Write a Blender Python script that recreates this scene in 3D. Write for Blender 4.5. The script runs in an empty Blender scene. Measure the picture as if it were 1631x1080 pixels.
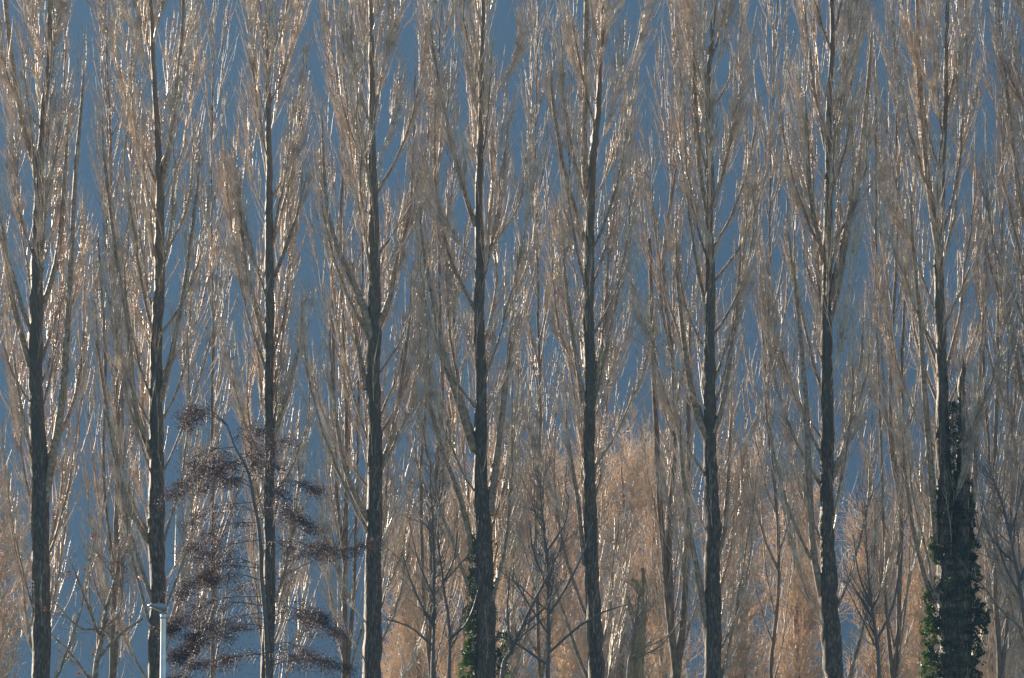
import bpy, math, random
import numpy as np

# ------------------------------------------------------------------ camera, sky, sun, exposure
S = bpy.context.scene
COL = S.collection
W0, H0 = 1631.0, 1080.0                    # pixel frame used for layout measurements
CAM_Z, TILT, LENS = 1.7, math.radians(5.53), 148.0
cd = bpy.data.cameras.new('camera'); cam = bpy.data.objects.new('camera', cd); COL.objects.link(cam)
cd.lens = LENS; cd.sensor_width = 36.0; cd.clip_start = 1.0; cd.clip_end = 20000.0
cam.location = (0, 0, CAM_Z); cam.rotation_euler = (math.radians(90) + TILT, 0, 0)
S.camera = cam
SUN_EL, SUN_AZ = math.radians(13), math.radians(-42)      # azimuth from +Y, negative = left
wd = bpy.data.worlds.new('World'); S.world = wd; wd.use_nodes = True
nt = wd.node_tree; bg = nt.nodes['Background']
sk = nt.nodes.new('ShaderNodeTexSky'); sk.sky_type = 'NISHITA'; sk.sun_disc = False
sk.sun_elevation = SUN_EL; sk.sun_rotation = SUN_AZ; sk.air_density = 1.0; sk.dust_density = 0.7; sk.ozone_density = 1.5
nt.links.new(sk.outputs[0], bg.inputs[0]); bg.inputs[1].default_value = 0.05
sl = bpy.data.lights.new('sun', 'SUN'); sl.energy = 5.0; sl.angle = math.radians(0.5); sl.color = (1.0, 0.85, 0.66)
sun = bpy.data.objects.new('sun', sl); COL.objects.link(sun)
sun.rotation_euler = (math.radians(90) - SUN_EL, 0, math.pi - SUN_AZ)
S.view_settings.view_transform = 'Standard'; S.view_settings.look = 'None'
S.view_settings.exposure = 2.05; S.view_settings.gamma = 1.0
cy = S.cycles
cy.max_bounces = 5; cy.diffuse_bounces = 3; cy.glossy_bounces = 2; cy.transmission_bounces = 2; cy.volume_bounces = 0
cy.caustics_reflective = False; cy.caustics_refractive = False
cy.filter_width = 1.5; cy.use_denoising = True; cy.use_adaptive_sampling = False

HAZE = True
HAZE_DENSITY = 0.00026

def P(px, py, Y):
    """photo pixel -> point at depth Y (a world position, used once to survey the place)"""
    x = (px - W0/2) / W0 * 36.0 / LENS
    z = (H0/2 - py) / W0 * 36.0 / LENS
    c, s = math.cos(TILT), math.sin(TILT)
    dy, dz = c - z*s, s + z*c
    return np.array([x/dy*Y, Y, CAM_Z + dz/dy*Y])

# ------------------------------------------------------------------ materials
def node(t, kind, **kw):
    n = t.nodes.new(kind)
    for k, v in kw.items():
        if k in n.inputs.keys(): n.inputs[k].default_value = v
        else: setattr(n, k, v)
    return n
def mat(name, stops, scale=(1,1,1), nscale=3.0, rough=0.6, spec=0.5, bump=0.0, bscale=None, detail=5, metallic=0.0, patch=None):
    m = bpy.data.materials.new(name); m.use_nodes = True; t = m.node_tree; L = t.links
    b = t.nodes['Principled BSDF']
    tc = node(t, 'ShaderNodeTexCoord'); mp = node(t, 'ShaderNodeMapping'); mp.inputs['Scale'].default_value = scale
    L.new(tc.outputs['Object'], mp.inputs[0])
    nz = node(t, 'ShaderNodeTexNoise'); nz.inputs['Scale'].default_value = nscale; nz.inputs['Detail'].default_value = detail
    nz.inputs['Roughness'].default_value = 0.65
    L.new(mp.outputs[0], nz.inputs[0])
    cr = node(t, 'ShaderNodeValToRGB'); L.new(nz.outputs[0], cr.inputs[0])
    els = cr.color_ramp.elements
    while len(els) < len(stops): els.new(0.5)
    for e, (p, c) in zip(els, stops): e.position = p; e.color = (*c, 1)
    out = cr.outputs[0]
    if patch:                                  # slow patches of a second colour (lichen, moss)
        n2 = node(t, 'ShaderNodeTexNoise'); n2.inputs['Scale'].default_value = patch[1]; n2.inputs['Detail'].default_value = 4
        L.new(mp.outputs[0], n2.inputs[0])
        r2 = node(t, 'ShaderNodeValToRGB'); L.new(n2.outputs[0], r2.inputs[0])
        r2.color_ramp.elements[0].position = patch[2]; r2.color_ramp.elements[1].position = patch[2] + 0.1
        mx = node(t, 'ShaderNodeMix', data_type='RGBA')
        L.new(r2.outputs[0], mx.inputs[0]); L.new(out, mx.inputs[6]); mx.inputs[7].default_value = (*patch[0], 1)
        out = mx.outputs[2]
    L.new(out, b.inputs['Base Color'])
    b.inputs['Roughness'].default_value = rough; b.inputs['Specular IOR Level'].default_value = spec
    b.inputs['Metallic'].default_value = metallic
    if bump:
        bp = node(t, 'ShaderNodeBump'); bp.inputs['Strength'].default_value = bump; bp.inputs['Distance'].default_value = 0.03
        n3 = node(t, 'ShaderNodeTexNoise'); n3.inputs['Scale'].default_value = bscale or nscale; n3.inputs['Detail'].default_value = 6
        L.new(mp.outputs[0], n3.inputs[0]); L.new(n3.outputs[0], bp.inputs['Height']); L.new(bp.outputs[0], b.inputs['Normal'])
    return m

M = {}
M['trunk'] = mat('poplar_bark', [(0.38,(0.026,0.020,0.012)),(0.52,(0.075,0.057,0.038)),(0.68,(0.26,0.21,0.15))],
                 scale=(1.6,1.6,0.3), nscale=13, rough=0.58, spec=0.42, bump=1.0, bscale=16, patch=((0.040,0.042,0.02),1.3,0.54))
M['limb'] = mat('limb_bark', [(0.34,(0.13,0.088,0.055)),(0.5,(0.30,0.225,0.15)),(0.66,(0.50,0.40,0.29))],
                nscale=9, rough=0.62, spec=0.4, bump=0.6, bscale=22)
M['twig'] = mat('twig_bark', [(0.35,(0.36,0.275,0.205)),(0.5,(0.60,0.485,0.38)),(0.65,(0.84,0.72,0.59))],
                nscale=2.2, rough=0.38, spec=0.95, detail=2)
M['twig_dark'] = mat('shade_toned_twig_bark', [(0.35,(0.28,0.22,0.18)),(0.5,(0.46,0.38,0.32)),(0.65,(0.66,0.56,0.47))],  # darker copy of the twig bark: shade on these crowns is put into the colour
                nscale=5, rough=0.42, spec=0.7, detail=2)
M['tan'] = mat('willow_twig_bark', [(0.30,(0.75,0.59,0.44)),(0.55,(0.88,0.73,0.57)),(0.75,(0.95,0.85,0.72))],
               nscale=0.6, rough=0.4, spec=0.9, detail=3)
M['tan_limb'] = mat('willow_limb_bark', [(0.30,(0.16,0.11,0.07)),(0.6,(0.34,0.26,0.18))], nscale=6, rough=0.5, bump=.4)
M['back_bark'] = mat('second_row_bark', [(0.3,(0.09,0.07,0.05)),(0.7,(0.26,0.21,0.16))], scale=(1,1,.4), nscale=8, rough=0.75, spec=.25, bump=.8)
M['grey_bark'] = mat('grey_bark', [(0.3,(0.07,0.06,0.055)),(0.7,(0.17,0.15,0.13))], nscale=12, rough=0.5, bump=.5)
M['dark_bark'] = mat('dark_bark', [(0.3,(0.03,0.026,0.028)),(0.7,(0.09,0.08,0.08))], nscale=12, rough=0.55, bump=.5)
M['leaf_purple'] = mat('purple_brown_leaf', [(0.3,(0.055,0.034,0.034)),(0.7,(0.14,0.09,0.08))], nscale=2.0, rough=0.6, detail=2)
M['leaf_rust'] = mat('rust_leaf', [(0.3,(0.16,0.05,0.03)),(0.7,(0.34,0.13,0.07))], nscale=3, rough=0.5)
M['ivy'] = mat('ivy_leaf', [(0.35,(0.012,0.024,0.008)),(0.55,(0.035,0.07,0.015)),(0.72,(0.14,0.22,0.035))], nscale=2.5, rough=0.45, spec=0.5)  # darkened leaves: the shade on the ivy is put into the colour
M['ivy_light'] = mat('sunlit_ivy_leaf', [(0.35,(0.02,0.05,0.012)),(0.5,(0.06,0.13,0.02)),(0.68,(0.22,0.33,0.05))], nscale=3.5, rough=0.42, spec=0.5)  # brighter copy of the ivy leaf: sunlight is put into the colour
M['snag'] = mat('dead_wood', [(0.3,(0.16,0.10,0.045)),(0.7,(0.50,0.33,0.15))], scale=(1,1,.2), nscale=14, rough=0.7, bump=1)
M['grass'] = mat('meadow', [(0.3,(0.04,0.055,0.02)),(0.7,(0.10,0.10,0.045))], nscale=0.8, rough=0.9)
M['slope'] = mat('mountain_forest', [(0.35,(0.035,0.05,0.055)),(0.65,(0.085,0.105,0.11))], nscale=0.006, rough=1.0, spec=0.0)
M['galv'] = mat('galvanised_steel', [(0.3,(0.50,0.53,0.56)),(0.7,(0.66,0.68,0.70))], nscale=8, rough=0.34, metallic=0.4)
M['housing'] = mat('lamp_housing', [(0.3,(0.22,0.26,0.32)),(0.7,(0.28,0.32,0.38))], nscale=6, rough=0.35)
M['diffuser'] = mat('lamp_diffuser', [(0.3,(0.62,0.60,0.55)),(0.7,(0.72,0.70,0.64))], nscale=4, rough=0.3)

def translucent(m, fac):
    t = m.node_tree; b = t.nodes['Principled BSDF']; o = t.nodes['Material Output']
    tr = t.nodes.new('ShaderNodeBsdfTranslucent'); mx = t.nodes.new('ShaderNodeMixShader'); mx.inputs[0].default_value = fac
    t.links.new(b.inputs['Base Color'].links[0].from_socket, tr.inputs[0])
    t.links.new(b.outputs[0], mx.inputs[1]); t.links.new(tr.outputs[0], mx.inputs[2]); t.links.new(mx.outputs[0], o.inputs[0])
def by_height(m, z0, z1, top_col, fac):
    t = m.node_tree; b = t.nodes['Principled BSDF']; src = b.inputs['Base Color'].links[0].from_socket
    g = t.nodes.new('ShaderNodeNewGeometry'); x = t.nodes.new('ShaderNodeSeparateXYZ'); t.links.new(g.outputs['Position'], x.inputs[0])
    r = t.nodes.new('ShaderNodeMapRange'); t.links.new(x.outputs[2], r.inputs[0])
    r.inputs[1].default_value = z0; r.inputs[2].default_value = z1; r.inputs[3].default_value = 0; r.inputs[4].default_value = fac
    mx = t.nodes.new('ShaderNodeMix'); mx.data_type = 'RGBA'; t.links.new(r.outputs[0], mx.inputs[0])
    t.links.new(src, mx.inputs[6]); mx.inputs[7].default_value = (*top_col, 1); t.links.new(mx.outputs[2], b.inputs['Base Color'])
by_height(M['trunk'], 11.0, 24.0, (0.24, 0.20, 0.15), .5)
by_height(M['slope'], 90.0, 380.0, (0.012, 0.02, 0.026), .9)
translucent(M['tan'], .45); translucent(M['ivy'], .3); translucent(M['ivy_light'], .4); translucent(M['leaf_purple'], .25); translucent(M['leaf_rust'], .4)

# ------------------------------------------------------------------ mesh helpers
def link(name, verts, faces_flat, size, m, parent=None, smooth=True, origin=(0,0,0)):
    """faces_flat: int array (F,size)"""
    me = bpy.data.meshes.new(name)
    v = (np.asarray(verts, np.float32) - np.asarray(origin, np.float32)).ravel()
    f = np.asarray(faces_flat, np.int32)
    me.vertices.add(len(v)//3); me.vertices.foreach_set('co', v)
    me.loops.add(f.size); me.loops.foreach_set('vertex_index', f.ravel())
    me.polygons.add(len(f)); me.polygons.foreach_set('loop_start', np.arange(0, f.size, size, dtype=np.int32))
    me.polygons.foreach_set('loop_total', np.full(len(f), size, np.int32))
    me.polygons.foreach_set('use_smooth', np.full(len(f), smooth))
    me.update(calc_edges=True)
    me.materials.append(m)
    o = bpy.data.objects.new(name, me); COL.objects.link(o)
    if parent is not None: o.parent = parent
    return o
def nrm(a): return a / (np.linalg.norm(a, axis=-1, keepdims=True) + 1e-9)
def tubes(pts, rad, sides):
    """pts (N,K,3), rad (N,K) -> verts, quads"""
    N, K, _ = pts.shape
    t = np.empty_like(pts); t[:,1:-1] = pts[:,2:] - pts[:,:-2]; t[:,0] = pts[:,1]-pts[:,0]; t[:,-1] = pts[:,-1]-pts[:,-2]
    t = nrm(t)
    mean = nrm(pts[:,-1]-pts[:,0])
    ref = np.where(np.abs(mean[:,2:3]) > 0.6, np.array([[1.0,0.2,0]]), np.array([[0,0,1.0]]))[:,None,:]
    u = nrm(np.cross(t, ref)); v = np.cross(t, u)
    a = np.arange(sides) * 2*math.pi/sides
    ring = u[:,:,None,:]*np.cos(a)[None,None,:,None] + v[:,:,None,:]*np.sin(a)[None,None,:,None]
    V = pts[:,:,None,:] + ring*rad[:,:,None,None]
    idx = np.arange(N*K*sides).reshape(N, K, sides)
    nx = np.roll(idx, -1, axis=2)
    F = np.stack([idx[:,:-1], nx[:,:-1], nx[:,1:], idx[:,1:]], axis=-1).reshape(-1, 4)
    return V.reshape(-1,3), F
def merge(parts):
    vs, fs, n = [], [], 0
    for v, f in parts:
        vs.append(v); fs.append(f+n); n += len(v)
    return np.concatenate(vs), np.concatenate(fs)
def sample(pts, rad, i, t):
    """points on strands i at parameter t (0..1)"""
    K = pts.shape[1]; x = np.clip(t, 0, 0.9999)*(K-1); k = x.astype(int); f = (x-k)[:,None]
    a, b = pts[i,k], pts[i,k+1]
    return a*(1-f)+b*f, nrm(b-a), rad[i,k]*(1-f[:,0]) + rad[i,k+1]*f[:,0]
def grow(rng, p0, d0, L, n, pull, jit, up=None):
    N = len(p0); pts = np.empty((N, n+1, 3)); pts[:,0] = p0; d = nrm(d0)
    up = np.array([0,0,1.0]) if up is None else up
    for k in range(n):
        d = nrm(d + pull*up + jit*rng.normal(size=(N,3)))
        pts[:,k+1] = pts[:,k] + d*(L/n)[:,None]
    return pts
def offshoot(rng, tan, ang, out=None, bias=0.0):
    N = len(tan); r = rng.normal(size=(N,3))
    if out is not None: r = r + bias*out
    perp = nrm(r - (r*tan).sum(1, keepdims=True)*tan)
    return tan*np.cos(ang)[:,None] + perp*np.sin(ang)[:,None]
def leaves(rng, c, size, flat=0.0):
    """small folded leaves, 6 verts / 2 quads each"""
    N = len(c); a = nrm(rng.normal(size=(N,3))); b = rng.normal(size=(N,3)); b[:,2] *= (1-flat)
    b = nrm(np.cross(a, b)); n = np.cross(a, b); s = (size*rng.uniform(.6,1.3,N))[:,None]
    q = [c-a*s*.6, c-a*s*.1+b*s*.42+n*s*.12, c+a*s*.35+b*s*.28+n*s*.1, c+a*s*.65, c+a*s*.35-b*s*.28+n*s*.1, c-a*s*.1-b*s*.42+n*s*.12]
    V = np.stack(q, 1).reshape(-1,3); i = np.arange(N)[:,None]*6
    F = np.concatenate([i+np.array([[0,1,2,3]]), i+np.array([[0,3,4,5]])])
    return V, F
def empty(name, loc):
    o = bpy.data.objects.new(name, None); COL.objects.link(o); o.location = loc; o.empty_display_size = 0.3; return o
def tag(o, label, cat, group=None):
    o['label'] = label; o['category'] = cat
    if group: o['group'] = group
def structure(o): o['kind'] = 'structure'; return o
def smooth_line(ctrl, n, rng=None, wob=0.0):
    """Catmull-Rom through (m,4) control rows x,y,z,r"""
    c = np.asarray(ctrl, float); m = len(c)
    c = np.vstack([2*c[0]-c[1], c, 2*c[-1]-c[-2]])
    ts = np.linspace(0, m-1-1e-6, n); k = ts.astype(int); f = (ts-k)[:,None]
    p0,p1,p2,p3 = c[k],c[k+1],c[k+2],c[k+3]
    o = 0.5*((2*p1)+(-p0+p2)*f+(2*p0-5*p1+4*p2-p3)*f**2+(-p0+3*p1-3*p2+p3)*f**3)
    if rng is not None and wob:
        w = rng.normal(size=(n,2)); w = np.apply_along_axis(lambda a: np.convolve(a, np.ones(5)/5, 'same'), 0, w)
        o[:,:2] += w*wob
    return o[:,:3], np.maximum(o[:,3], 0.002)

# ------------------------------------------------------------------ ground and mountain
g = 9000.0
structure(link('ground', [(-g,-g,0),(g,-g,0),(g,g,0),(-g,g,0)], [[0,1,2,3]], 4, M['grass'], smooth=False))
def terrain():
    rng = np.random.default_rng(5)
    nx, ny = 90, 70
    X, Y = np.meshgrid(np.linspace(-1050, 2100, nx), np.linspace(1350, 2700, ny))
    ph = rng.uniform(0, 6.28, 12)
    ridge = 640 + 25*np.sin(X/420+ph[0]) + 14*np.sin(X/170+ph[1])
    t = np.clip((Y-1400)/(700.0), 0, 1); back = np.clip((Y-2150)/550.0, 0, 1)
    Z = ridge*(t**1.05)*(1-0.6*back**1.2) - 6
    rough = np.zeros_like(X)
    for k in range(9):
        f = 2*math.pi/rng.uniform(60, 500); th = rng.uniform(-.9, .9)
        rough += np.sin((X*math.cos(th)+Y*math.sin(th))*f+ph[k])/f*0.05
    Z *= np.clip((X+1000)/420.0, 0, 1)**.8
    Z += rough*np.clip(t*4,0,1) + rng.normal(size=X.shape)*1.2*t
    V = np.stack([X,Y,Z],-1).reshape(-1,3)
    i = np.arange(nx*ny).reshape(ny,nx)
    F = np.stack([i[:-1,:-1],i[:-1,1:],i[1:,1:],i[1:,:-1]],-1).reshape(-1,4)
    structure(link('mountain', V, F, 4, M['slope']))
terrain()

# ------------------------------------------------------------------ poplars
def poplar(seed, Y, ctrl, label, group, limbs_px=(), n_limbs=44, n_side=35, n_twig=9, reach=2.4, z0=2.4,
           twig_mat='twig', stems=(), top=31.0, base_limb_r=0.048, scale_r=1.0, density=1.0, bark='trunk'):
    """ctrl: rows (px, py, width_px) read up the trunk; below the frame it runs on to the ground, above it to the top"""
    rng = np.random.default_rng(seed)
    ppm = W0*LENS/36.0/Y
    rows = [(*P(px,py,Y), w/ppm*.43*(1 if py>420 else .62+.38*max(py,0)/420)) for px,py,w in ctrl]
    b = rows[0]; root = empty('poplar_tree', (b[0], Y, 0)); org = (b[0], Y, 0)
    rows = [(b[0], Y, -0.1, b[3]*1.3), (b[0], Y, 1.6, b[3]*1.08)] + rows
    tpx = rows[-1]; rows += [(tpx[0]+(tpx[0]-rows[-2][0])*.3, Y, (tpx[2]+top)/2, tpx[3]*.6), (tpx[0]+rng.uniform(-.2,.2), Y, top, 0.015)]
    tp, tr = smooth_line(rows, 110, rng, 0.05)
    tv, tf = tubes(tp[None], (tr*(1+0.05*rng.normal(size=len(tr))))[None], 22)
    tv = tv + rng.normal(size=tv.shape)*np.repeat(tr, 22)[:,None]*0.045
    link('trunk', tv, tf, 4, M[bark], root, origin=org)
    K = 15
    L_pts, L_rad = [], []
    big = []
    for pxs in limbs_px:                       # limbs read off the photograph: (px,py,width), with a sideways depth drift
        dep = rng.uniform(-.9, .9)
        r = [(*P(px,py,Y), w/ppm/2) for px,py,w in pxs]
        r = [(x, y+dep*(i/(len(r)-1)), z, q) for i,(x,y,z,q) in enumerate(r)]
        lx = r[-1]; pv = r[-2]
        r.append((lx[0]+(lx[0]-pv[0])*.15, lx[1], lx[2]+1.3, 0.006))
        p, q = smooth_line(r, K, rng, 0.02); L_pts.append(p); L_rad.append(q); big.append(True)
    zs = z0 + (top-3.0-z0)*((np.arange(n_limbs)+rng.uniform(0,1,n_limbs))/n_limbs)**0.95
    az = np.arange(n_limbs)*2.399 + rng.normal(size=n_limbs)*.5
    for z, a in zip(zs, az):
        if z < 15 and math.sin(a) < -.7: a = -a + rng.normal()*.3      # lower limbs leave the trunk's sunny and lateral sides
        f = (top-z)/(top-z0)
        Lh = rng.uniform(4.2, 8.8)*(0.35+0.65*min(1, f*1.8)); Lh = min(Lh, top-z)
        R = reach*rng.uniform(.45, 1.08)*(0.3+0.7*min(1, f*1.6))
        s = np.linspace(0, 1, K); pw = rng.uniform(1.3, 3.0)
        x0 = np.interp(z, tp[:,2], tp[:,0]); y0 = np.interp(z, tp[:,2], tp[:,1]); r0 = np.interp(z, tp[:,2], tr)
        rr = R*(1-(1-s)**pw)
        w = np.cumsum(rng.normal(size=(K,2))*.02, axis=0); w -= w[0]
        a2 = a + np.cumsum(rng.normal(size=K)*.04)
        pts = np.stack([x0+np.cos(a2)*rr+w[:,0], y0+np.sin(a2)*rr+w[:,1], z+Lh*s**1.03], -1)
        q = min(base_limb_r*rng.uniform(.55,1.25)*scale_r*(Lh/6.5), r0*.7)
        rad = q*(1-s)**0.8 + 0.006; rad[0] *= 1.5
        L_pts.append(pts); L_rad.append(rad)
    L_pts = np.array(L_pts); L_rad = np.array(L_rad)
    order = np.argsort(-L_rad[:,2]); keep = set(order[:34].tolist())
    crown = []
    for i in range(len(L_pts)):
        v, f = tubes(L_pts[i:i+1], L_rad[i:i+1], 8)
        if i in keep: link('limb', v + rng.normal(size=v.shape)*.0035, f, 4, M['limb'], root, origin=org)
        else: crown.append((v, f))
    # extra stems (co-leaders) also carry side shoots
    for st in stems:
        r = [(*P(px,py,Y), w/ppm/2) for px,py,w in st]
        p, q = smooth_line(r, 40, rng, .02)
        v, f = tubes(p[None], q[None], 14); link('stem', v+rng.normal(size=v.shape)*.008, f, 4, M[bark], root, origin=org)
        ks = np.linspace(0, 39, K).astype(int)
        L_pts = np.concatenate([L_pts, p[ks][None]]); L_rad = np.concatenate([L_rad, q[ks][None]])
    # side shoots
    N = len(L_pts)
    ns = int(n_side*density)
    i = np.repeat(np.arange(N), ns); t = 0.13+0.80*rng.uniform(0,1,len(i))**1.15; j = rng.uniform(size=len(i)) < rng.uniform(.55,1,N)[i]; i, t = i[j], t[j]
    p0, tan, r0 = sample(L_pts, L_rad, i, t)
    ctr = np.array([b[0], Y, 0]); out = p0-ctr; out[:,2] = 0; out = nrm(out)
    d0 = offshoot(rng, tan, rng.uniform(.15,.5,len(i)), out, .6)
    L = rng.uniform(.7, 2.5, len(i))*(1.15-.5*t)
    s_pts = grow(rng, p0, d0, L, 7, .13, .05)
    s_rad = (np.minimum(r0*.6, .0110)*rng.uniform(.5,1.25,len(i)))[:,None]*np.linspace(1,.4,8)[None]+.0035
    crown.append(tubes(s_pts, s_rad, 4))
    # trunk water shoots
    m = 60; zt = rng.uniform(z0*.8, top-1.5, m)
    k = np.clip(np.searchsorted(tp[:,2], zt), 0, len(tp)-1); th = np.where((zt < 14) & (rng.uniform(size=m) < .6), rng.uniform(-.5, 3.6, m), rng.uniform(0, 6.28, m))
    p0 = tp[k] + np.stack([np.cos(th), np.sin(th), 0*th], -1)*(tr[k]*.9)[:,None]
    d0 = np.stack([np.cos(th)*.6, np.sin(th)*.6, np.ones(m)], -1)
    w_pts = grow(rng, p0, d0, rng.uniform(.8,3.0,m), 7, .13, .07)
    w_rad = rng.uniform(.006,.015,m)[:,None]*np.linspace(1,.25,8)[None]
    crown.append(tubes(w_pts, w_rad, 4))
    # twigs
    A = np.concatenate([s_pts, w_pts]); R = np.concatenate([s_rad, w_rad])
    nt_ = int(n_twig*density)
    i = np.repeat(np.arange(len(A)), nt_); t = rng.uniform(.12, 1, len(i))
    p0, tan, r0 = sample(A, R, i, t)
    d0 = offshoot(rng, tan, rng.uniform(.12,.42,len(i)))
    L = rng.uniform(.2, .95, len(i))
    pts = grow(rng, p0, d0, L, 4, .10, .085)
    rad = rng.uniform(.0034,.0066,len(i))[:,None]*np.array([[1.15,1,.85,.7,.4]])
    crown.append(tubes(pts, rad, 3))
    # short bud spurs
    i = np.repeat(np.arange(len(A)), 6); t = rng.uniform(.1, 1, len(i))
    p0, tan, r0 = sample(A, R, i, t)
    pts = grow(rng, p0, offshoot(rng, tan, rng.uniform(.5,1.3,len(i))), rng.uniform(.03,.11,len(i)), 2, .1, .1)
    crown.append(tubes(pts, np.tile(np.array([[.007,.010,.004]]), (len(i),1)), 3))
    v, f = merge(crown)
    link('crown', v, f, 4, M[twig_mat], root, origin=org)
    tag(root, label, 'tree', group)
    return root
G1 = 'tall bare poplars in the front row'
YF = 140.0
poplar(11, YF, [(66,1080,34),(64,850,32),(57,600,27),(60,400,24),(65,260,20),(76,100,15),(80,-20,13)],
       'leftmost thick poplar trunk in the picture, forking high up near the left edge', G1,
       limbs_px=[[(72,800,14),(100,640,12),(112,480,9),(122,300,7),(135,160,5)], [(64,290,14),(38,200,12),(20,110,9),(4,-30,7)],
                 [(58,620,11),(20,480,9),(-5,330,6)], [(60,520,10),(92,400,8),(104,250,6)]])
poplar(12, YF, [(248,1080,28),(250,850,29),(249,650,25),(251,480,21),(256,330,18),(249,190,14),(238,-20,10)],
       'bare poplar whose trunk rises directly behind the street lamp head', G1,
       limbs_px=[[(243,730,11),(215,640,10),(205,520,8),(186,400,6),(170,250,5)], [(255,640,10),(276,560,8),(300,430,6),(318,300,5)],
                 [(240,870,10),(205,800,8),(180,700,6),(160,560,4)], [(258,300,10),(275,200,8),(292,60,6),(296,-20,5)],
                 [(244,960,8),(225,900,6),(196,800,4)]])
poplar(13, YF, [(424,1080,24),(430,800,20),(428,600,17),(430,400,17),(428,250,14),(425,100,11),(424,-20,9)],
       'slender poplar with a pale trunk standing behind the dark purple-brown leafy tree', G1,
       limbs_px=[[(434,700,9),(455,640,7),(478,540,5)], [(425,560,8),(395,440,6),(384,330,4)], [(437,440,7),(455,400,6),(480,330,4)]], n_limbs=40, reach=1.7)
poplar(14, YF, [(591,1080,34),(597,800,28),(597,600,24),(597,480,23),(592,250,18),(592,100,14),(592,-20,12)],
       'poplar with a strong V of two limbs at mid height, left of the ivy-clad trunk', G1,
       limbs_px=[[(592,540,17),(578,490,13),(560,445,10),(540,400,8),(522,330,6),(515,240,4)], [(602,520,12),(618,480,10),(630,420,8),(650,340,5),(656,260,4)],
                 [(588,830,12),(566,790,9),(545,730,8),(534,640,5),(528,560,4)], [(602,750,10),(622,700,9),(640,600,6),(652,500,4)],
                 [(585,620,11),(572,560,8),(560,500,6)]])
poplar(15, YF, [(772,1080,40),(770,900,36),(766,720,24),(763,500,20),(763,350,17),(765,200,14),(768,80,12),(769,-20,10)],
       'poplar in the middle with green ivy climbing the left side of its trunk', G1,
       limbs_px=[[(756,720,16),(730,640,13),(708,570,10),(690,480,8),(672,380,5)], [(780,820,16),(792,720,11),(802,640,9),(812,540,6),(822,440,4)],
                 [(752,880,11),(735,800,9),(700,700,7),(680,600,5)], [(757,360,9),(735,290,8),(712,200,6),(690,80,5)],
                 [(768,430,8),(790,370,7),(806,240,5)]])
poplar(16, YF, [(949,1080,30),(941,850,25),(938,700,22),(938,500,21),(940,320,20),(950,200,15),(958,80,12),(960,-20,10)],
       'poplar with a dark straight trunk just right of the picture centre, forking high', G1,
       limbs_px=[[(938,330,13),(930,240,11),(932,120,9),(934,-20,8)], [(936,400,9),(915,330,7),(895,260,6),(880,170,5)],
                 [(930,640,10),(915,560,7),(900,440,5)], [(944,620,9),(958,550,7),(968,440,5)], [(930,900,8),(920,800,7),(905,690,5)]])
poplar(17, YF, [(1138,1080,32),(1135,900,28),(1134,800,27),(1130,690,23),(1131,500,20),(1130,300,17),(1128,150,13),(1140,-20,10)],
       'poplar whose trunk carries a low V of limbs, right of the multi-stemmed dark poplar', G1,
       limbs_px=[[(1128,700,16),(1108,650,12),(1092,560,9),(1080,440,6)], [(1134,690,12),(1150,650,9),(1165,560,7),(1178,440,5)],
                 [(1126,1000,12),(1112,920,11),(1096,830,8),(1084,720,6)], [(1140,900,9),(1156,830,7),(1164,700,5)],
                 [(1130,360,9),(1112,250,8),(1106,100,6)], [(1136,330,7),(1160,240,6),(1178,150,4)]])
poplar(18, YF, [(1328,1080,36),(1322,950,34),(1318,860,27),(1318,700,24),(1317,500,20),(1320,300,17),(1322,150,14),(1325,-20,12)],
       'poplar with a dark trunk between the low-V poplar and the ivy-covered double trunk', G1,
       limbs_px=[[(1312,960,15),(1296,880,11),(1288,760,10),(1282,640,8),(1270,500,6),(1255,380,4)], [(1326,760,10),(1345,710,9),(1360,640,7),(1372,560,5)],
                 [(1322,480,13),(1345,380,10),(1370,260,9),(1388,100,6)], [(1322,260,10),(1338,190,8),(1350,60,6)],
                 [(1312,420,9),(1290,320,7),(1282,200,5)]])
poplar(19, YF, [(1515,1080,44),(1510,900,40),(1503,760,28),(1500,600,21),(1497,500,19),(1497,350,16),(1504,200,13),(1508,60,11),(1509,-20,10)],
       'double-trunked poplar wrapped in dark ivy near the right edge, one stem broken off', G1,
       limbs_px=[[(1492,880,14),(1484,780,12),(1472,640,10),(1462,500,7),(1450,380,5)], [(1494,400,12),(1480,300,10),(1470,180,8),(1462,-20,6)],
                 [(1540,900,12),(1552,780,10),(1560,640,7),(1566,520,4)], [(1484,960,9),(1455,850,7),(1438,740,5)]],
       stems=[[(1528,1085,40),(1530,900,34),(1533,760,24),(1533,660,15),(1531,610,11),(1534,590,7),(1533,568,2)]])
poplar(20, YF, [(1664,1080,34),(1660,700,28),(1656,350,20),(1652,-20,12)],
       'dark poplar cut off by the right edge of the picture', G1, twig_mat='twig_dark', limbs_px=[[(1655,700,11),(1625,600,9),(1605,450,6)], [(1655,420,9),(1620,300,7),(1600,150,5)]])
poplar(21, YF, [(-112,1080,34),(-114,700,28),(-112,350,20),(-110,-20,12)],
       'poplar standing off the left edge with only its outer twigs in view', G1, n_limbs=36, n_side=20)

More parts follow.
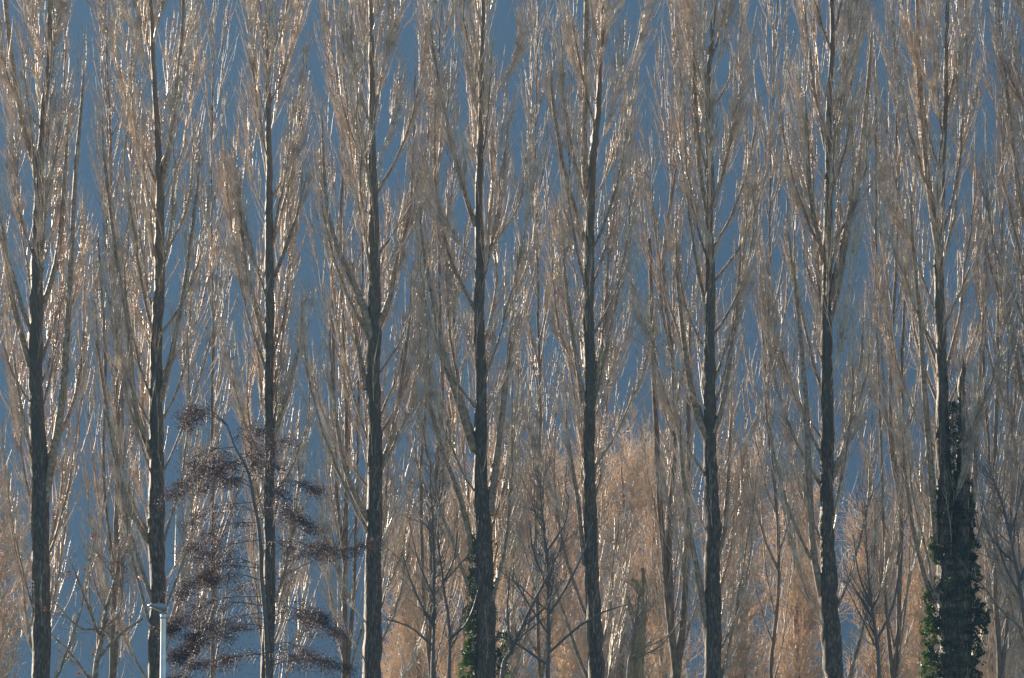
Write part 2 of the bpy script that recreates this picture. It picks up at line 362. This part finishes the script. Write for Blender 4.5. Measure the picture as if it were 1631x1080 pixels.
# second row, seen between the front trunks
G2 = 'thinner bare poplars in the second row'
YB = 153.0
def back(seed, x, label, lean=0, stems=(), **kw):
    j = np.random.default_rng(seed+500).normal(size=5)*6
    if not stems and kw.get('density', 1) > .6:
        sd = 1 if seed % 2 else -1
        stems = [[(x+2*sd,1090,8),(x+14*sd,960,5.5),(x+20*sd,760,4.5),(x+26*sd+j[0],540,3.5),(x+30*sd,330,2.5),(x+29*sd,120,1.5)],
                 [(x+j[1]*.4,900,5),(x-13*sd,760,4.5),(x-20*sd+j[2],560,4.5),(x-22*sd,380,3)]]
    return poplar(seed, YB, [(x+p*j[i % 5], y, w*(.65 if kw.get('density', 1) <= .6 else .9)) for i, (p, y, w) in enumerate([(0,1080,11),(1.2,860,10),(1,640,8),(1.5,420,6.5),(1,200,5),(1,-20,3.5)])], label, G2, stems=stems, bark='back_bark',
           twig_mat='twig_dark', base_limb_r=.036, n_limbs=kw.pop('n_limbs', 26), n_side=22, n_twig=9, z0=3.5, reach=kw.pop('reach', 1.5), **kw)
back(31, 178, 'slim grey poplar of the second row between the leftmost trunk and the street lamp', 5, density=.9)
back(32, 338, 'faint slim poplar of the second row behind the dark purple-brown leafy tree', -8, density=.6)
back(35, 862, 'faint slim poplar of the second row just left of the dark straight central trunk', 5, density=.6)
back(37, 1228, 'faint slim poplar of the second row right of the low-V poplar', 8, density=.6)
back(33, 548, 'slim dark-stemmed poplar of the second row just left of the strong-V poplar', -20, density=.85)
back(34, 690, 'slim poplar of the second row between the strong-V poplar and the ivied middle trunk', -5)
back(36, 1075, 'multi-stemmed dark poplar of the second row left of the low-V poplar', 10,
     stems=[[(1077,1080,13),(1062,940,11),(1050,780,9),(1040,560,7),(1035,380,5)], [(1078,1080,12),(1090,950,10),(1096,760,8),(1098,520,6)]], density=1.1)
back(38, 1425, 'slim poplar of the second row left of the ivy-covered double trunk', -5, density=1.0)
back(39, 1592, 'slim poplar of the second row right of the ivy-covered double trunk', 25, density=.75)

# ------------------------------------------------------------------ tan trees far behind (spreading, fine twigged)
def tan_tree(seed, px, Y, top_py, wid, label, twigs=8):
    rng = np.random.default_rng(seed)
    top = P(px, top_py, Y); H = top[2]; x = top[0]; org = (x, Y, 0)
    root = empty('bare_tree', org)
    tp, tr = smooth_line([(x,Y,-.1,.22),(x+rng.uniform(-.2,.2),Y,H*.3,.16),(x+rng.uniform(-.3,.3),Y,H*.65,.09),(x,Y,H*.97,.01)], 30, rng, .03)
    v, f = tubes(tp[None], tr[None], 10); link('trunk', v, f, 4, M['tan_limb'], root, origin=org)
    nl = 36; t = rng.uniform(.12,.85,nl); p0, tan, r0 = sample(tp[None], tr[None], np.zeros(nl,int), t)
    d0 = offshoot(rng, tan, rng.uniform(.5,1.0,nl))
    Lp = grow(rng, p0, d0, wid*rng.uniform(.8,1.5,nl)*(1.15-.6*t), 10, .12, .07)
    Lr = (r0*.45)[:,None]*np.linspace(1,.15,11)[None]+.005
    v, f = tubes(Lp, Lr, 6); crown = [(v, f)]
    i = np.repeat(np.arange(nl), 17); t = rng.uniform(.1,1,len(i)); p0, tan, r0 = sample(Lp, Lr, i, t)
    sp = grow(rng, p0, offshoot(rng, tan, rng.uniform(.4,1.0,len(i))), rng.uniform(.6,2.0,len(i)), 6, .10, .12)
    sr = np.minimum(r0*.6,.014)[:,None]*np.linspace(1,.3,7)[None]+.002
    crown.append(tubes(sp, sr, 4))
    i = np.repeat(np.arange(len(sp)), twigs); t = rng.uniform(.1,1,len(i)); p0, tan, r0 = sample(sp, sr, i, t)
    pt = grow(rng, p0, offshoot(rng, tan, rng.uniform(.3,1.1,len(i))), rng.uniform(.2,.9,len(i)), 3, .12, .22)
    crown.append(tubes(pt, rng.uniform(.008,.015,len(i))[:,None]*np.array([[1.1,.9,.75,.4]]), 3))
    v, f = merge(crown); v[:,2] = np.minimum(v[:,2], H+.6+.3*np.sin(v[:,0]*9))
    link('crown', v, f, 4, M['tan'], root, origin=org)
    tag(root, label, 'tree', 'tan bare trees behind the poplar rows')
TT = [(-20,178,760,2.8,'tan bare tree far behind at the lower left edge, beside the leftmost poplar'),
      (665,190,830,2.4,'low tan bare tree far behind, between the strong-V and the ivied middle poplar'),
      (742,184,760,2.6,'tan bare tree far behind, mostly hidden by the ivied middle trunk'),
      (822,178,690,2.8,'bright tan bare tree far behind, just right of the ivied middle trunk'),
      (895,188,700,2.6,'tan bare tree far behind, just left of the dark straight central trunk'),
      (985,178,672,2.9,'tallest tan bare tree far behind, just right of the dark straight central trunk'),
      (1050,190,700,2.6,'tan bare tree far behind the multi-stemmed dark poplar'),
      (1180,182,690,2.7,'tan bare tree far behind, just right of the low-V poplar'),
      (1262,190,760,2.6,'lower tan bare tree far behind, midway from the low-V poplar to the next dark trunk'),
      (1395,184,790,2.5,'low tan bare tree far behind, left of the ivy-covered double trunk'),
      (1462,190,760,2.5,'tan bare tree far behind, close to the left side of the ivy-covered double trunk'),
      (1580,178,740,2.8,'orange-tan bare tree far behind, right of the ivy-covered double trunk'),
      (1648,186,690,2.8,'orange-tan bare tree far behind at the lower right edge')]
for k, (px, Y, py, w, lab) in enumerate(TT): tan_tree(100+k, px, Y, py, w, lab)

# ------------------------------------------------------------------ dark leafy tree in front
def leafy_tree():
    rng = np.random.default_rng(7); Y = 118.0; ppm = W0*LENS/36/Y
    rows = [(428,1080,9),(425,1000,8),(417,922,7),(413,850,6),(404,797,5),(395,751,4),(376,715,3),(362,678,3),(345,662,2)]
    rows = [(*P(a,b,Y), w/ppm/2) for a,b,w in rows]; b0 = rows[0]
    rows = [(b0[0]+.1,Y,-.1,b0[3]*1.4)] + rows
    org = (b0[0], Y, 0); root = empty('leafy_tree', org)
    tp, tr = smooth_line(rows, 60, rng, .02)
    v, f = tubes(tp[None], tr[None], 12); link('trunk', v, f, 4, M['grey_bark'], root, origin=org)
    B = [((361,676),(298,672),-14,1.0),((378,712),(306,742),-8,.7),((396,752),(274,792),-22,1.0),((390,740),(325,742),-6,.8),
         ((407,800),(300,835),-10,.25),((411,832),(298,884),-18,.6),((413,860),(320,895),-8,.25),((417,905),(284,952),-22,1.1),
         ((419,925),(330,925),-10,.7),((421,950),(268,1003),-18,1.1),((423,975),(300,1022),-10,.8),((425,1000),(278,1050),-12,1.1),((428,1040),(272,1085),-10,1.0),
         ((394,750),(460,700),-12,.25),((406,798),(505,782),-20,.45),((410,830),(497,848),-20,1.1),((414,866),(520,876),-8,.4),
         ((421,935),(585,870),-8,.35),((424,960),(515,985),-12,.35),((426,1000),(540,1010),-20,.45),((429,1060),(560,1064),-12,.5),((427,1030),(500,1050),-14,.4),
         ((372,700),(420,690),-12,.5),((385,730),(440,745),-12,.4),((400,775),(350,765),-6,.4)]
    leafc = []; twg = []
    for (a, e, arch, dens) in B:
        for rep in range(2):
            dy = rng.uniform(-.5,.5) if rep == 0 else rng.choice([-1,1])*rng.uniform(.8,1.8)
            sc = 1.0 if rep == 0 else rng.uniform(.5,.8)
            dn = (.25+.55*dens)*(1 if rep == 0 else .6)
            if rep: a = (a[0], a[1]+rng.uniform(-16,16)); e = (e[0]+rng.uniform(-25,25), e[1]+rng.uniform(-30,24))
            a = (float(np.interp(a[1], [662,678,715,751,797,850,922,1000,1080], [345,362,376,395,404,413,417,425,428])), a[1])
            A = P(*a, Y); E = P(*e, Y); E = A + (E-A)*sc; E[1] += dy
            mid = (A*.55+E*.45); mid[2] -= arch/ppm*1.1
            p, q = smooth_line([(*A,.014),(*mid,.009),(*(E*.8+A*.2+np.array([0,0,-arch/ppm*.7])),.006),(*E,.003)], 16, rng, .03)
            v, f = tubes(p[None], q[None], 6); link('branch', v, f, 4, M['dark_bark'], root, origin=org)
            ln = np.linalg.norm(E-A)
            n = int(ln*20); t = rng.uniform(.08,1,n)**rng.choice([.6,1.1]); p0, tan, _ = sample(p[None], q[None], np.zeros(n,int), t)
            tw = grow(rng, p0, offshoot(rng, tan, rng.uniform(.5,1.2,n)), rng.uniform(.15,.6,n), 4, -.12, .12)
            twg.append(tubes(tw, np.tile(np.linspace(.006,.002,5), (n,1)), 3))
            m = int(ln*1700*dn)
            i = rng.integers(0, n, m); tt = rng.uniform(.1,1,m)
            # most leaves sit in the outer part of a branch, in ragged clumps
            w = (t[i] > .42) | (rng.uniform(size=m) < .25)
            i = i[w]; tt = tt[w]
            c, _, _ = sample(tw, np.ones((n,5)), i, tt)
            leafc.append(c + rng.normal(size=c.shape)*np.array([.13,.15,.055]))
    v, f = merge(twg); link('twigs', v, f, 4, M['dark_bark'], root, origin=org)
    c = np.concatenate(leafc); v, f = leaves(rng, c, .034); link('foliage', v, f, 4, M['leaf_purple'], root, origin=org, smooth=False)
    tag(root, 'dark purple-brown leafy tree with arching sprays right of the street lamp', 'tree')
leafy_tree()

# ------------------------------------------------------------------ small bare trees in front
def small_tree(seed, Y, rows, branches, label, mt='grey_bark', rust=0, wide=.9, twigs=3, nb=26):
    rng = np.random.default_rng(seed); ppm = W0*LENS/36/Y
    rows = [(*P(a,b,Y), w/ppm*.42) for a,b,w in rows]; b0 = rows[0]
    org = (b0[0], Y, 0); root = empty('small_tree', org)
    tp, tr = smooth_line([(b0[0],Y,-.1,b0[3]*1.4)]+rows, 50, rng, .015)
    v, f = tubes(tp[None], tr[None], 10); link('trunk', v, f, 4, M[mt], root, origin=org)
    K = 12; Bp, Br = [], []
    for br in branches:
        dep = rng.uniform(-1,1); r = [(*P(a,b,Y), w/ppm/2) for a,b,w in br]
        r = [(x, y+dep*i/(len(r)-1), z, q) for i,(x,y,z,q) in enumerate(r)]
        p, q = smooth_line(r, K, rng, .02); Bp.append(p); Br.append(q)
    nb = int(nb*.6); t = rng.uniform(.3,.98,nb); p0, tan, r0 = sample(tp[None], tr[None], np.zeros(nb,int), t)
    ap = grow(rng, p0, offshoot(rng, tan, rng.uniform(.35,1.0,nb)), rng.uniform(.8,3.0,nb)*wide*(1.3-.7*t), K-1, .05, .10)
    ar = (r0*.5)[:,None]*np.linspace(1,.12,K)[None]+.002
    Bp = np.concatenate([np.array(Bp), ap]) if Bp else ap; Br = np.concatenate([np.array(Br), ar]) if Br is not None and len(Br) else ar
    for k in range(len(Bp)):
        v, f = tubes(Bp[k:k+1], Br[k:k+1], 6); link('branch', v, f, 4, M[mt], root, origin=org)
    i = np.repeat(np.arange(len(Bp)), 8); t = rng.uniform(.03,1,len(i)); p0, tan, r0 = sample(Bp, Br, i, t)
    sp = grow(rng, p0, offshoot(rng, tan, rng.uniform(.4,.9,len(i))), rng.uniform(.3,1.1,len(i)), 6, .06, .09)
    q = np.zeros(110, int); p2, tan2, r2 = sample(tp[None], tr[None], q, np.linspace(.06,.98,110))
    sp2 = grow(rng, p2, offshoot(rng, tan2, rng.uniform(.4,.8,110)), rng.uniform(.2,.9,110), 6, .06, .09)
    sp = np.concatenate([sp, sp2]); r0 = np.concatenate([r0, r2*.5])
    sr = np.minimum(r0*.6,.008)[:,None]*np.linspace(1,.3,7)[None]+.0015
    i = np.repeat(np.arange(len(sp)), twigs); t = rng.uniform(.05,1,len(i)); p1, tan, _ = sample(sp, sr, i, t)
    tw = grow(rng, p1, offshoot(rng, tan, rng.uniform(.4,.9,len(i))), rng.uniform(.08,.4,len(i)), 3, .05, .12)
    v, f = merge([tubes(sp, sr, 4), tubes(tw, np.tile(np.array([[.0035,.003,.0025,.0015]]), (len(i),1)), 3)])
    link('twigs', v, f, 4, M[mt], root, origin=org)
    if rust:
        i = rng.integers(0, len(sp), rust); c, _, _ = sample(sp, sr, i, rng.uniform(.6,1,rust))
        c = np.repeat(c, 5, axis=0) + rng.normal(size=(rust*5,3))*.05
        v, f = leaves(rng, c, .08); link('dead_leaves', v, f, 4, M['leaf_rust'], root, origin=org, smooth=False)
    tag(root, label, 'tree')
small_tree(51, 124, [(689,1080,7),(692,960,6),(690,860,5),(686,780,3),(684,720,1.5)],
           [[(690,1000,4),(660,940,3),(640,880,2)],[(691,950,4),(668,900,3),(650,830,1.5)],[(691,1030,4),(655,1000,3),(615,985,2)]],
           'thin dark bare tree in front, left of the ivied middle poplar', nb=20)
small_tree(52, 122, [(715,1080,7),(716,1010,6),(706,930,5),(698,860,3.5),(700,790,2)],
           [[(714,1020,4),(745,990,3.5),(765,930,2)],[(706,930,3),(725,880,2.5),(728,820,1.5)]],
           'crooked dark bare sapling touching the left side of the ivied middle poplar', nb=16)
small_tree(53, 122, [(872,1080,9),(874,1000,7.5),(873,920,6),(868,860,5),(862,800,3),(860,750,1.5)],
           [[(873,1060,5),(830,1030,4),(800,1015,3),(770,1010,2)],[(874,1040,5),(920,1000,4),(960,975,3),(1000,962,1.5)],[(874,980,4.5),(905,930,4),(930,880,3),(945,830,1.5)],
            [(872,935,4),(850,880,3),(842,830,1.5)],[(870,880,4),(900,830,2.5),(905,790,1.5)],[(873,1010,4),(840,960,3),(815,920,2)]],
           'dark bare tree with wide rising branches in front, left of the dark straight central trunk', nb=22)
small_tree(54, 120, [(800,1080,9),(815,1035,8),(835,990,6),(860,940,5),(885,890,3),(905,850,1.5)],
           [[(815,1035,5),(808,980,3.5),(812,910,2)]],
           'leaning dark bare branch-like tree rising to the right from the ivied middle poplar', nb=12)
small_tree(55, 128, [(152,1080,11),(160,1020,9),(172,960,7),(185,915,5),(190,870,2)],
           [[(156,1050,6),(190,1010,5),(225,985,3)],[(160,1020,5),(140,960,4),(118,900,2.5)],[(150,1090,6),(110,1040,4.5),(80,1010,3)],[(168,975,4),(150,930,3),(140,880,1.5)],[(165,1000,4),(130,1000,3),(90,960,2)]],
           'small bare tree with a few rusty leaves between the leftmost poplar and the street lamp', mt='limb', rust=26, nb=24)
small_tree(56, 128, [(1000,1080,7),(1008,1030,6),(1012,990,4),(1018,940,2)], [[(1004,1050,4),(1050,1030,3),(1085,985,2)]],
           'thin bare sapling beside the broken brown trunk', mt='tan_limb', nb=16)
small_tree(57, 126, [(1400,1080,8),(1395,1010,7),(1385,940,5),(1380,870,3),(1378,800,2)],
           [[(1396,1020,5),(1425,960,4),(1440,880,2)],[(1390,970,4),(1368,910,3),(1362,850,2)]],
           'thin dark bare tree in front, left of the ivy-covered double trunk', nb=22)
small_tree(58, 124, [(1640,1080,9),(1628,960,8),(1610,860,6),(1592,790,4),(1572,740,2)],
           [[(1625,950,5),(1600,900,4),(1580,840,2)],[(1612,880,4),(1618,820,3),(1626,740,2)]],
           'dark bare tree leaning in from the lower right edge', nb=26, wide=1.2)

# ------------------------------------------------------------------ broken trunk with torn bark
def snag():
    rng = np.random.default_rng(9); Y = 134.0; ppm = W0*LENS/36/Y
    rows = [(*P(a,b,Y), w/ppm/2) for a,b,w in [(1016,1080,17),(1019,1030,18),(1021,990,16),(1025,955,12),(1027,930,7),(1024,905,2)]]
    b0 = rows[0]; org = (b0[0],Y,0); root = empty('broken_trunk', org)
    p, q = smooth_line([(b0[0],Y,-.1,b0[3]*1.2)]+rows, 40, rng, .02)
    v, f = tubes(p[None], q[None], 14); v += rng.normal(size=v.shape)*.02; link('trunk', v, f, 4, M['snag'], root, origin=org)
    for st in [[(1022,955,9),(1014,930,9),(1006,922,5)],[(1018,990,6),(1004,970,8),(1000,950,4)],[(1013,1040,6),(1006,1050,9),(1003,1075,5)]]:
        r = [(*P(a,b,Y-.1), w/ppm/2) for a,b,w in st]; p, q = smooth_line(r, 12, rng, .01)
        v, f = tubes(p[None], q[None], 8); link('splinter', v+rng.normal(size=v.shape)*.008, f, 4, M['snag'], root, origin=org)
    tag(root, 'brown broken dead trunk with splintered top, left of the multi-stemmed dark poplar', 'dead tree')
snag()

# ------------------------------------------------------------------ ivy
def ivy(seed, Y, blobs, stem, label, size=.062, mt='ivy', lit=()):
    rng = np.random.default_rng(seed); ppm = W0*LENS/36/Y
    o0 = P(stem[0][0], 1080, Y); org = (o0[0], Y, 0); root = empty('ivy_plant', org)
    p, q = smooth_line([(o0[0],Y-.25,-.05,.05)]+[(*P(a,b,Y-.28), .02) for a,b in stem], 40, rng, .03)
    v, f = tubes(p[None], q[None], 8); link('stem', v, f, 4, M['dark_bark'], root, origin=org)
    for which, bl in ((mt, blobs), ('ivy_light', lit)):
      cs = []
      for (px, y0, y1, w0, w1, dens) in bl:       # px centre, from y0 up to y1, half widths px
          n = int(dens*(y0-y1)/ppm*1500); t = rng.uniform(0,1,n); py = y0+(y1-y0)*t
          w = (w0+(w1-w0)*t)/ppm*(1+.35*np.sin(py*.11+px)+.25*np.sin(py*.37))
          th = rng.uniform(0,6.28,n); rr = w*rng.uniform(.75,1.2,n)
          cc = np.array([P(px, y, Y) for y in py]); cc[:,0] += np.cos(th)*rr; cc[:,1] += np.sin(th)*np.maximum(rr,.16)
          keep = (np.sin(cc[:,2]*5.1+cc[:,0]*7)+np.sin(cc[:,2]*11.3-cc[:,0]*9)+rng.normal(size=n)*.6) > -1.0
          cs.append(cc[keep])
      if cs:
        c = np.concatenate(cs); v, f = leaves(rng, c, size); link('leaves', v, f, 4, M[which], root, origin=org, smooth=False)
    tag(root, label, 'ivy')
ivy(61, YF, [(753,1080,875,12,6,.9),(748,1060,960,8,7,.7),(800,1080,1005,10,8,.8),(773,1085,860,18,13,.35),(745,1085,1040,12,8,1),(757,880,840,4,3,.5)],
    [(756,1080),(754,1000),(756,930),(760,860),(764,800)], 'green ivy climbing the middle poplar trunk, brightest on its left side', size=.052, mt='ivy_light')
ivy(62, YF, [(1520,1090,800,31,20,1.8),(1517,800,640,20,8,.8),(1532,820,700,12,6,.8),(1547,1090,860,14,10,1.0),(1565,1010,960,8,8,.8),(1545,860,790,8,6,.7)],
    [(1520,1080),(1522,950),(1520,800),(1518,650)], 'dark thick ivy mantling the double-trunked poplar near the right edge',
    lit=[(1481,1090,925,12,7,1.0),(1489,900,780,6,5,.7),(1505,740,600,5,3,.35)])  # leaves on the left side, coloured as sunlit

# ------------------------------------------------------------------ street lamp
def box_loft(secs):
    """secs: list of 4-corner rings -> verts, faces with end caps"""
    v = np.array(secs, float).reshape(-1,3); n = len(secs); k = len(secs[0]); F = []
    for i in range(n-1):
        for j in range(k): F.append([i*k+j, i*k+(j+1)%k, (i+1)*k+(j+1)%k, (i+1)*k+j])
    F.append([3,2,1,0]); F.append([(n-1)*k+j for j in range(4)])
    return v, np.array(F)
def lamp():
    Y = 108.0; T = P(260.5, 978, Y); x, z = T[0], T[2]; org = (x, Y, 0); root = empty('street_lamp', org)
    p = np.array([(x,Y,-.02),(x,Y,1.0),(x,Y,1.02),(x,Y,z)]); r = np.array([.105,.105,.085,.072])
    v, f = tubes(p[None], r[None], 24); link('pole', v, f, 4, M['galv'], root, origin=org)
    v, f = tubes(np.array([[(x,Y,z-.12),(x,Y,z-.115),(x,Y,z+.0),(x,Y,z+.005)]]), np.array([[.072,.082,.082,.01]]), 24); link('collar', v, f, 4, M['galv'], root, origin=org)
    v, f = tubes(np.array([[(x,Y,z-.01),(x+.0,Y,z+.06),(x-.04,Y,z+.12)]]), np.array([[.045,.045,.045]]), 16); link('bracket', v, f, 4, M['housing'], root, origin=org)
    # head: thick rounded back over the pole, thinning to a lip on the left and slightly towards the viewer
    d = np.array([-.94,-.34,0]); s = np.array([.34,-.94,0]); o = np.array([x+.06,Y,z+.17])
    def ring(t, w, h0, h1):
        c = o + d*t; c8 = []
        for (a, b) in [(-1,h0*.6+h1*.4),(-.8,h0),(.8,h0),(1,h0*.6+h1*.4),(1,h1*.75+h0*.25),(.75,h1),(-.75,h1),(-1,h1*.75+h0*.25)]:
            c8.append(c + s*w*a + np.array([0,0,b]))
        return c8
    R = [ring(-.03,.05,-.03,.03), ring(0,.10,-.09,.07), ring(.12,.13,-.09,.10), ring(.24,.145,-.06,.10), ring(.36,.14,-.005,.085), ring(.46,.12,.03,.07), ring(.47,.08,.04,.06)]
    v = np.array(R).reshape(-1,3); F = [[i*8+j, i*8+(j+1)%8, (i+1)*8+(j+1)%8, (i+1)*8+j] for i in range(6) for j in range(8)]
    F += [[7,6,5,4],[7,4,3,0],[3,2,1,0],[48,49,50,51],[48,51,52,55],[52,53,54,55]]
    link('housing', v, F, 4, M['housing'], root, origin=org)
    R = []
    for t, w, h in [(.13,.11,-.098),(.24,.12,-.068),(.40,.10,.0)]:
        c = o+d*t; R.append([c-s*w+np.array([0,0,h+.006]), c+s*w+np.array([0,0,h+.006]), c+s*w*.9+np.array([0,0,h-.012]), c-s*w*.9+np.array([0,0,h-.012])])
    v, F = box_loft(R); link('diffuser', v, F, 4, M['diffuser'], root, origin=org, smooth=False)
    tag(root, 'grey street lamp on a pale round pole at the lower left', 'street lamp')
lamp()

# ------------------------------------------------------------------ haze
if HAZE:
    m = bpy.data.materials.new('valley_haze'); m.use_nodes = True; t = m.node_tree; t.nodes.clear()
    o = t.nodes.new('ShaderNodeOutputMaterial'); pv = t.nodes.new('ShaderNodeVolumePrincipled')
    pv.inputs['Color'].default_value = (0.30, 0.58, 1.0, 1); pv.inputs['Density'].default_value = HAZE_DENSITY
    pv.inputs['Anisotropy'].default_value = 0.0
    t.links.new(pv.outputs[0], o.inputs['Volume'])
    a, b, y0, y1, z0, z1 = -1800, 1800, -60, 2800, -1.0, 760.0
    v = [(x,y,z) for z in (z0,z1) for x,y in ((a,y0),(b,y0),(b,y1),(a,y1))]
    F = [[3,2,1,0],[4,5,6,7],[0,1,5,4],[1,2,6,5],[2,3,7,6],[3,0,4,7]]
    hz = link('haze', v, F, 4, m, smooth=False); hz['kind'] = 'stuff'; hz.visible_shadow = True
